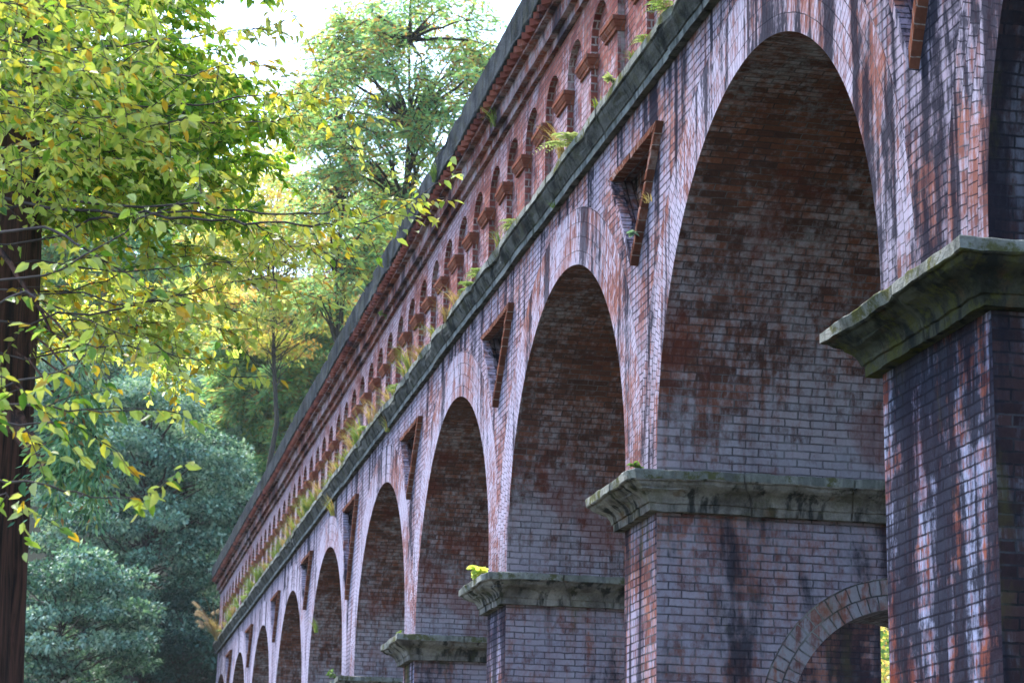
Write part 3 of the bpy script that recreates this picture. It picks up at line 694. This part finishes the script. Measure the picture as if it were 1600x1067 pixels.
# backdrop wood on the slope
C = []; 
for k in range(330):
    px_ = rnd.uniform(-250, 620); lo = 560 if px_ < 480 else 640
    p = at(px_, rnd.uniform(lo-270 if px_ < 330 else lo-60, 1150), rnd.uniform(96, 115)); C.append((np.array(p), rnd.uniform(1.3, 2.5)))
P = []; D = []; T = []
for c, r in C:
    k = int(420*r); v = unit(k); P.append(c+v*r*np.array([1, 1, .8])); D.append(v+rs.normal(size=(k, 3))*.6); T.append(rs.normal(.6, .25, k)+rs.normal(0, .2))
P = np.concatenate(P); D = np.concatenate(D); T = np.concatenate(T)
o = leafmesh('far_wood', P, D, rs.normal(size=P.shape)*.5+np.array([0, 0, 1]), .34, .2, m_lc, None, T); tag(o, 'mixed green wood covering the slope behind the trees', 'wood', kind='stuff')
# trees on the far side of the bridge, glimpsed through the passage and arches
for k, (x, y, h) in enumerate([(36, -12, 8), (52, -14, 10), (24, -13, 9), (68, -9, 12)]):
    q = random.Random(k); B = [((x+q.gauss(0, 1.6), y+q.gauss(0, 1.4), h*.25+h*.75*q.random()), q.uniform(.6, 1.1)) for _ in range(50)]; tb = (.3, .25) if k == 0 else (.7, .2)
    clump_tree('autumn_tree', ['yellow autumn tree glimpsed through the small passage arch', 'tall yellow-green tree hidden behind the middle arches', 'yellow-green tree hidden behind the second arch', 'tall green tree behind the far end of the coping'][k], 'tree', (x, y, hz(x, y)-.1), B, .14, m_lm, 420, .6, tb)

# ------------------------------------------------------------------ cedar by the camera (trunk at the left edge)
def cedar():
    base = at(-190, 900, 12.6); base.z = 0; root = empty('cedar_tree', base)
    tag(root, 'dark reddish cedar trunk with fissured bark standing at the left edge', 'tree')
    V = []; F = []; ns = 72; nz = 60; H = 17
    for i in range(nz+1):
        z = H*(i/nz); r = .90*(1-.03*z)+.3*math.exp(-z*1.6)
        for k in range(ns):
            a = 2*math.pi*k/ns; rr = r*(1+.022*math.sin(a*23+.6*noise.noise(Vector((z*.5, a, 0))) * 6)+.07*noise.noise(Vector((math.cos(a)*5, math.sin(a)*4, z*.45))))
            V.append((rr*math.cos(a), rr*math.sin(a), z))
    for i in range(nz):
        for k in range(ns): F.append((i*ns+k, i*ns+(k+1) % ns, (i+1)*ns+(k+1) % ns, (i+1)*ns+k))
    me = bpy.data.meshes.new('trunk'); me.from_pydata(V, [], F); me.materials.append(m_bark); me.polygons.foreach_set('use_smooth', [True]*len(F))
    o = bpy.data.objects.new('trunk', me); COL.objects.link(o); o.parent = root
    b = at(20, 655, 12.2)-base; m1 = at(55, 705, 12.0)-base; m2 = at(72, 735, 11.9)-base; e = at(82, 752, 11.9)-base
    tubes('broken_branch', [([b, b.lerp(m1, .5), m1, m2, e], [.075, .06, .05, .036, .006])], m_bark, root)
    # high boughs with needles, and the drooping spray seen beside the trunk
    C = []; D = []; lines = []
    def spray(o0, d, ln, m, w_):
        t = rs.random(m); p = np.array(o0)+np.array(d)*(t*ln)[:, None]; s = rs.normal(size=(m, 3)); s[:, 2] = -abs(s[:, 2])*.8
        C.append(p+s*w_*rs.random((m, 1))); D.append(np.array(d)*.6+s*.8)
    for (px_, py_, dp) in ((120, 600, 7.6), (145, 650, 7.7), (105, 640, 7.8), (160, 700, 7.7), (130, 560, 7.6), (100, 690, 7.7), (150, 600, 7.9)):
        p = at(px_, py_, dp+4)-base; spray(p, (.1, .1, -.95), .38, 240, .11); s = at(px_-80, py_-90, dp+4.2)-base; lines.append((curve(s, p, 4, .03, .02), [.006]*5))
    q0 = at(20, 420, 9.0)-base
    lines.append((curve(at(-20, 380, 12.2)-base, at(80, 520, 11.8)-base, 6, .05, .02), [.02, .018, .015, .012, .01, .009, .008]))
    for k in range(34):
        a = rnd.uniform(0, 6.28); z = rnd.uniform(8, 16); r = rnd.uniform(1.2, 3.2)*(1.3-z/17*.7); e = Vector((math.cos(a)*r, math.sin(a)*r, z-.3*r)); s = Vector((math.cos(a)*.45, math.sin(a)*.45, z))
        lines.append((curve(s, e, 5, .1, .02), [.06*(1-i/6) for i in range(6)]))
        for j in range(7): spray(s.lerp(e, rnd.uniform(.35, 1)), (rnd.uniform(-.4, .4), rnd.uniform(-.4, .4), -.7), .7, 120, .35)
    C_ = np.concatenate(C); leafmesh('foliage', C_, np.concatenate(D), rs.normal(size=C_.shape), .055, .018, leafmat('cedar_needles', G_CYP, .35, .6), root, rs.normal(.55, .25, len(C_)))
    tubes('branch', lines, m_bark, root, 6)
cedar()

# ------------------------------------------------------------------ broadleaf tree whose branches hang into the picture
def leafy_tree(name, label, base, limbs, mat, leaf, tint, perm, twigs, seed, hang=.55, cat='tree', trunk_r=.16, few=999):
    """limbs: picture paths [(px,py,depth)...] turned into real branches that all grow from one trunk outside the frame"""
    q = random.Random(seed); base = Vector(base); root = empty(name, base); tag(root, label, cat); C = []; D = []; N = []; T = []; lines = []; thin = []
    top = Vector((0, 0, max(at(*l[0]).z for l in limbs)+.6)); tr = curve((0, 0, 0), top, 8, 0, .012, q); lines.append((tr, [trunk_r*(1-.7*i/8) for i in range(9)]))
    def put(p, d, s=1.):
        dd = Vector((d.x*.5+q.gauss(0, .5), d.y*.5+q.gauss(0, .5), -hang*(1.6*q.random()**2)-abs(q.gauss(0, .2)))); C.append(tuple(p)); D.append(tuple(dd))
        N.append((q.gauss(0, .6), q.gauss(0, .6), q.gauss(.8, .4))); T.append(q.gauss(*tint))
    for li, lb in enumerate(limbs):
        tw = twigs*(.5 if li >= few else 1.)
        pts = [at(*p)-base for p in lb]; s = min(tr, key=lambda v: (v-pts[0]).length)
        path = curve(s, pts[0], 4, .1, .03, q)[:-1]; npre = len(path)
        fine = []
        for a, b in zip(pts[:-1], pts[1:]):
            c = curve(a, b, 5, .0, .035, q); fine += c[:-1]
        fine.append(pts[-1]); allp = path+fine; n = len(allp); r0 = .0022+.0006*len(lb)
        lines.append((allp, [r0*(1.7-1.5*i/(n-1)) for i in range(n)]))
        L = sum((b-a).length for a, b in zip(fine[:-1], fine[1:]))
        for _ in range(int(L*tw)):
            t = q.random()**.8; i = min(len(fine)-2, int(t*(len(fine)-1))); p = fine[i].lerp(fine[i+1], q.random()); d0 = (fine[i+1]-fine[i]).normalized()
            d = (d0*.7+Vector((q.gauss(0, .6), q.gauss(0, .6), q.gauss(-.02, .45)))).normalized(); ln = q.uniform(.10, .38)
            e = p+d*ln; e.z -= ln*.25; thin.append((curve(p, e, 3, .01, .03, q), [.0028, .0022, .0016, .0009]))
            for k in range(int(ln*perm)):
                put(p.lerp(e, min(1, (k+q.random())/(ln*perm))), d)
        for k in range(int(L*perm*.25)):
            i = q.randrange(len(fine)-1); put(fine[i].lerp(fine[i+1], q.random()), (fine[i+1]-fine[i]).normalized())
    C = np.array(C); D = np.array(D); N = np.array(N); T = np.array(T); L = leaf*rs.uniform(.6, 1.25, len(C))
    leafmesh('foliage', C, D, N, L, L*.5, mat, root, T, full=True, fold=.16)
    tubes('branch', lines+thin, m_twig, root, 5)
    return root, len(C)
base = at(-700, 1000, 8.8); base.z = 0
L1 = []
q = random.Random(3)
for k in range(36):                          # fan of boughs entering from the upper left
    y0 = q.triangular(-150, 340, 20); x0 = q.uniform(-250, -60); x1 = q.uniform(60, 330); sl = q.uniform(-.08, .28); d = q.uniform(8.8, 12.2)
    L1.append([(x0, y0, d+.3), ((x0+x1)/2, y0+sl*120+q.uniform(-25, 25), d), (x1, y0+sl*260+q.uniform(-30, 30), d-.1)])
L1 += [[(-100, 520, 8.6), (40, 455, 8.4), (140, 500, 8.3), (250, 540, 8.3)], [(-80, 640, 8.2), (60, 590, 8.1), (120, 570, 8.1), (180, 520, 8.0)],
       [(-60, 615, 8.3), (60, 636, 8.2), (180, 642, 8.2), (290, 640, 8.2)], [(-60, 640, 8.6), (30, 665, 8.5), (110, 660, 8.5), (160, 690, 8.5)],
       [(-60, 742, 8.2), (60, 755, 8.1), (160, 778, 8.1), (240, 775, 8.1)], [(-60, 790, 8.4), (10, 770, 8.3), (30, 800, 8.3)], [(-60, 560, 8.0), (30, 600, 8.0), (60, 640, 8.0)],
       [(70, 355, 8.8), (150, 400, 8.7), (215, 440, 8.7), (300, 500, 8.7)], [(-60, 450, 8.6), (100, 420, 8.6), (250, 330, 8.6), (330, 300, 8.6)]]
leafy_tree('broadleaf_tree', 'nearest broadleaf branches with large yellow-green drooping leaves across the cedar trunk', base, L1, m_ly, .062, (.60, .25), 46, 13, 21, few=36)
base = at(-900, 1000, 14); base.z = 0; L2 = []
for k in range(56):
    y0 = q.uniform(-140, 330); x0 = q.uniform(-200, 60); x1 = q.uniform(230, 430); d = q.uniform(12.5, 16.5)
    L2.append([(x0, y0, d+.5), ((x0+x1)/2, y0+q.uniform(-30, 30), d), (x1, y0+q.uniform(-40, 50), d-.2)])
leafy_tree('broadleaf_tree', 'denser bright green broadleaf crown behind the nearest branches, upper left', base, L2, m_lg, .068, (.62, .22), 70, 20, 22)
base = at(-1000, 1000, 16); base.z = 0; L4 = []
for k in range(44):
    y0 = q.uniform(230, 560); x0 = q.uniform(-150, 120); x1 = x0+q.uniform(180, 330); d = q.uniform(13, 18); yy = y0+q.uniform(-60, 50)
    L4.append([(x0, y0, d+.4), ((x0+x1)/2, (y0+yy)/2+q.uniform(-30, 30), d), (min(x1, 470), yy, d-.2)])
leafy_tree('broadleaf_tree', 'fine yellow-leaved crown hanging in front of the blue-green evergreens, left centre', base, L4, m_ly, .066, (.62, .24), 48, 9, 24, trunk_r=.1)
base = at(-1100, 1000, 12); base.z = 0
L3 = [[(-60, 300, 12.5), (160, 330, 12), (330, 345, 11.6), (470, 352, 11.4), (560, 350, 11.3), (640, 318, 11.2), (712, 270, 11.1)],
      [(-60, 330, 12.5), (300, 318, 12), (430, 335, 11.8), (520, 330, 11.7), (560, 318, 11.6), (600, 300, 11.5)],
      [(-60, 380, 12.4), (300, 330, 12), (400, 350, 11.9), (455, 385, 11.8), (520, 380, 11.7)], [(-60, 160, 13), (250, 170, 12.8), (400, 150, 12.5), (480, 145, 12.3), (545, 180, 12.2)],
      [(-60, 210, 13), (300, 185, 12.8), (430, 190, 12.5), (500, 160, 12.3)], [(-60, 90, 13), (300, 60, 12.8), (420, 40, 12.5), (470, 20, 12.3)],
      [(-60, 450, 12.4), (250, 470, 12), (340, 480, 11.9), (420, 500, 11.9)], [(-60, 520, 12.4), (200, 480, 12), (330, 450, 11.9), (420, 430, 11.9), (470, 460, 11.9)],
      [(-60, 400, 12.8), (250, 420, 12.5), (360, 410, 12.4), (450, 410, 12.4)], [(-60, 560, 12.4), (200, 540, 12), (300, 560, 11.9), (360, 590, 11.9)],
      [(-60, 120, 13), (300, 120, 12.8), (380, 95, 12.5), (440, 110, 12.3)]]
leafy_tree('broadleaf_tree', 'long thin branches with small yellow leaves reaching right to the parapet', base, L3, m_ly, .06, (.68, .2), 30, 9, 23)

# ------------------------------------------------------------------ plants on the masonry
PL = 'small plants rooted on the aqueduct ledges'
def grass(p, n, h, spread, mat, tint, label, name='grass_tuft', cat='grass tuft', lean=(0, .3, 0)):
    root = empty(name, p); tag(root, label, cat, PL if 'ledge' in label else None); V = []; F = []; T = []
    for k in range(n):
        a = rnd.uniform(0, 6.28); l = h*rnd.uniform(.5, 1.15); s = rnd.uniform(.2, 1)*spread; dx, dy = math.cos(a)*s+lean[0]*h, math.sin(a)*s*.7+lean[1]*h
        x0, y0 = rnd.uniform(-.06, .06), rnd.uniform(-.03, .03); wv = .0045+.004*rnd.random(); b = len(V); m = 5; sx_, sy_ = -math.sin(a)*wv, math.cos(a)*wv
        for i in range(m+1):
            t = i/m; z = l*(t-.42*t*t*rnd.uniform(.9, 1.25)); x = x0+dx*t**1.6; y = y0+dy*t**1.6; ww = 1-t*.92
            V += [(x-sx_*ww, y-sy_*ww, z), (x+sx_*ww, y+sy_*ww, z)]
        for i in range(m): F.append((b+2*i, b+2*i+1, b+2*i+3, b+2*i+2))
        T += [rnd.gauss(*tint)]*(2*m+2)
    me = bpy.data.meshes.new('blades'); me.from_pydata(V, [], F); me.materials.append(mat)
    a_ = me.attributes.new('tint', 'FLOAT', 'POINT'); a_.data.foreach_set('value', np.clip(T, 0, 1).astype(np.float32)); me.update()
    o = bpy.data.objects.new('blades', me); COL.objects.link(o); o.parent = root
    return root
def fern(p, n, l, label, tint=(.5, .25), lean=(0, .5)):
    root = empty('fern', p); tag(root, label, 'fern', PL); C = []; D = []; L = []; lines = []
    for k in range(n):
        a = rnd.uniform(-1.9, 1.9)+1.57; ln = l*rnd.uniform(.6, 1.1); d = Vector((math.cos(a), abs(math.sin(a))*.8+.2, 0)); side = Vector((-d.y, d.x, 0)).normalized(); pts = []
        for i in range(15):
            t = i/14; q_ = d*ln*t+Vector((0, 0, ln*(.75*t-.95*t*t))); pts.append(q_); sz = ln*.26*(math.sin(math.pi*min(1, t*.9+.12)))*(1-t*.55)
            if i:
                for s in (-1, 1): C.append(tuple(q_)); D.append(tuple(side*s+d*.35+Vector((0, 0, -.15)))); L.append(sz)
        lines.append((pts, [.0025*(1-i/16) for i in range(15)]))
    C = np.array(C); L = np.array(L); leafmesh('fronds', C, np.array(D), np.array([[0, 0, 1.]]*len(C))+rs.normal(size=C.shape)*.15, L, L*.38, m_fern, root, rs.normal(tint[0], tint[1], len(C)))
    tubes('stem', lines, m_twig, root, 4)
    return root
def sprig(p, n, l, leaf, mat, tint, label, cat='plant', name='small_plant', wd=.6):
    root = empty(name, p); tag(root, label, cat); C = []; D = []; lines = []
    for k in range(n):
        a = rnd.uniform(0, 6.28); e = Vector((math.cos(a)*l*.5, abs(math.sin(a))*l*.5+.02, l*rnd.uniform(.3, 1))); pts = curve((0, 0, 0), e, 4, .02, .04); lines.append((pts, [.003]*5))
        for i in range(1, 5):
            for j in range(2): C.append(tuple(pts[i])); D.append((rnd.gauss(0, 1), rnd.gauss(.3, .8), rnd.gauss(.0, .4)))
    leafmesh('leaves', np.array(C), np.array(D), rs.normal(size=(len(C), 3))*.3+np.array([0, 0, 1]), leaf*rs.uniform(.6, 1.2, len(C)), leaf*wd, mat, root, rs.normal(tint[0], tint[1], len(C)), full=True)
    tubes('stem', lines, m_twig, root, 4)
    return root
ZL = ZC+.295
def led(x): return W(x, -.10, ZL)
fern(W(15.55, -.11, ZL), 7, .26, 'pale fern on the cornice ledge beside the third capital from the top'); fern(W(15.1, -.11, ZL), 7, .20, 'fern on the cornice ledge nearest the top of the photo', (.35, .2))
fern(W(16.25, -.11, ZL), 6, .18, 'small fern on the cornice ledge above a cornice joint'); sprig(W(17.25, -.12, ZL), 4, .12, .06, m_fern, (.9, .1), 'yellow-leaved weed on the cornice ledge between two small ferns')
fern(W(18.9, -.10, ZL), 9, .40, 'long pale arching fern on the cornice ledge above dry grass', (.85, .15)); grass(W(19.3, -.10, ZL), 46, .55, .3, m_dry, (.5, .3), 'dry tan grass tuft under the pale arching fern on the ledge')
fern(W(21.5, -.10, ZL), 8, .26, 'bright small fern on the cornice ledge right of the airy middle capitals', (.7, .2)); grass(W(22.3, -.1, ZL), 30, .3, .2, m_gr, (.35, .25), 'short green grass beside the bright small fern on the ledge')
grass(W(17.9, -.1, ZL), 30, .16, .12, m_gr, (.4, .25), 'short olive turf on the ledge below the fourth capital'); grass(W(16.7, -.1, ZL), 34, .14, .12, m_gr, (.3, .25), 'short dark turf on the ledge beside a pale fern')
x = 23.4
KN = (('grass', 'yellow-green grass clump'), ('grass', 'bright green grass clump'), ('dry', 'straw-coloured dry clump'), ('fern', 'green fern'), ('low', 'low olive grass clump'), ('dry', 'reddish dry stalks'))
n9 = 0
while x < 62:
    kd, tx = KN[rnd.choices(range(6), (4, 3, 2, 2, 3, 2))[0]]; ph = (x-13.91)/5.87; nb = int(round(ph)); f = ph-nb
    bay = ['biggest', 'second', 'third', 'fourth', 'fifth', 'sixth', 'seventh', 'eighth', 'ninth', 'tenth'][min(9, nb)]
    where = 'above the crown of the %s arch' if abs(f) < .13 else 'left of the crown of the %s arch' if 0 < f < .36 else 'right of the crown of the %s arch' if -.36 < f < 0 else 'above the slot left of the %s arch' if f > 0 else 'above the slot right of the %s arch'
    lb = '%s on the cornice ledge, %s' % (tx, where % bay); z = ZL-.01; d = rnd.uniform(-.12, -.06); big = .5 if x < 28 else 1.
    if kd == 'grass': grass(W(x, d, z), rnd.randint(30, 60), rnd.uniform(.32, .72)*(.6+.4*big), .32, m_gr, (.62 if 'yellow' in tx else .3, .22), lb)
    elif kd == 'low': grass(W(x, d, z), rnd.randint(40, 70), rnd.uniform(.18, .34), .26, m_gr, (.5, .25), lb)
    elif kd == 'dry': grass(W(x, d, z), rnd.randint(30, 50), rnd.uniform(.3, .6)*(.6+.4*big), .32, m_dry, ((.5 if 'straw' in tx else .05), .25), lb)
    else: fern(W(x, d, z), 8, .34, lb)
    x += rnd.uniform(.32, .62) if x > 27 else rnd.uniform(.6, 1.1)
grass(W(30.5, -.05, ZC-.05), 26, .3, .2, m_gr, (.5, .25), 'grass hanging under the cornice left of the third slot', lean=(0, .2, 0)); grass(W(36.4, -.06, ZC-.3), 40, .5, .3, m_gr, (.8, .2), 'brownish grass hanging below the cornice between two slots')
# tufts elsewhere
grass(W(25.6, -.26, 5.30), 50, .5, .3, m_gr, (.3, .2), 'green tuft growing over the coping where the yellow twig crosses'); grass(W(22.6, -.12, 4.99), 34, .34, .2, m_gr, (.45, .2), 'mossy grass tuft hanging on the string course under the coping')
sprig(W(30.9, -.06, 4.9), 3, .14, .06, m_gr, (.2, .1), 'tiny bright green weed on the wall under the coping')
sprig(W(16.33, -.12, .02), 5, .09, .045, m_fern, (.25, .2), 'little green weed on the impost corner between the two nearest arches')
sprig(W(22.5, -.16, .01), 8, .11, .12, m_ly, (.6, .12), 'broad yellow-green leaves growing on the impost between the second and third arches', wd=.75)
sprig(W(28.2, -.1, .0), 4, .1, .05, m_gr, (.3, .1), 'small weed on the impost under the third slot')
sprig(W(34.1, -.2, .0), 4, .16, .07, m_fern, (.3, .2), 'small weed on the impost at the bottom edge of the photo')
sprig(W(16.72, -.07, 2.02), 4, .05, .045, m_le, (.8, .2), 'tiny dark green weed near the tip of the second slot frame'); grass(W(16.35, -.07, 2.2), 14, .14, .08, m_dry, (.7, .2), 'dry stalks caught on the second slot frame')
grass(W(11.3, -.05, 1.95), 12, .2, .1, m_dry, (.9, .1), 'pale stalks at the top of the nearest slot'); sprig(W(13.3, -.1, ZC-.02), 4, .16, .05, m_fern, (.4, .2), 'weed hanging under the cornice at the top of the biggest arch')
grass(W(19.8, -.07, ZC), 12, .12, .08, m_gr, (.3, .2), 'small tuft under the cornice joint above the second arch')
grass(W(38.4, -.03, 1.2), 22, .4, .2, m_gr, (.4, .2), 'green grass sprouting from the arch edge under the fifth slot'); 
# pampas grass at the far end
pr = empty('pampas_grass', at(338, 1000, 59.0)); tag(pr, 'tall pampas grass with feathery plumes at the far end of the cornice', 'pampas grass'); C = []; D = []; lines = []
for k in range(26):
    a = rnd.uniform(0, 6.28); l = rnd.uniform(.6, 1.35); e = Vector((math.cos(a)*.3, .25+rnd.uniform(-.4, .9)*l*.5, l*rnd.uniform(.5, .95))); pts = curve((0, 0, 0), e, 6, .32*l*.5, .01); lines.append((pts, [.006]*7))
    if k < 14:
        for j in range(90):
            t = rnd.uniform(.72, 1); i = min(5, int(t*6)); p = pts[i].lerp(pts[i+1], t*6-i); C.append(tuple(p)); D.append((rnd.gauss(0, .35), rnd.gauss(.3, .35), rnd.gauss(-.8, .3)))
leafmesh('plume', np.array(C), np.array(D), rs.normal(size=(len(C), 3)), .11, .008, m_plume, pr); tubes('stalk', lines, m_dry, pr, 4)
g2 = grass((0, 0, 0), 120, .95, .5, m_dry, (.7, .25), 'x'); ch = g2.children[0]; ch.parent = pr; bpy.data.objects.remove(g2); ch.name = 'blades'

# ------------------------------------------------------------------ thin autumn haze
hb = MB(); x0, x1, y0_, y1_, z0_, z1_ = -60, 150, -60, 60, -3, 52
c8 = [(x0, y0_, z0_), (x1, y0_, z0_), (x1, y1_, z0_), (x0, y1_, z0_), (x0, y0_, z1_), (x1, y0_, z1_), (x1, y1_, z1_), (x0, y1_, z1_)]
for f in ((0, 3, 2, 1), (4, 5, 6, 7), (0, 1, 5, 4), (1, 2, 6, 5), (2, 3, 7, 6), (3, 0, 4, 7)): hb.face([c8[i] for i in f])
hm = bpy.data.materials.new('haze_air'); hm.use_nodes = True; ht = hm.node_tree; ht.nodes.remove(ht.nodes['Principled BSDF'])
pv = ht.nodes.new('ShaderNodeVolumePrincipled'); pv.inputs['Density'].default_value = .0002; pv.inputs['Color'].default_value = (.93, .96, 1, 1); pv.inputs['Anisotropy'].default_value = .3
ht.links.new(pv.outputs[0], ht.nodes['Material Output'].inputs['Volume'])
tag(hb.build('haze', hm, None, weld=True), kind='stuff')
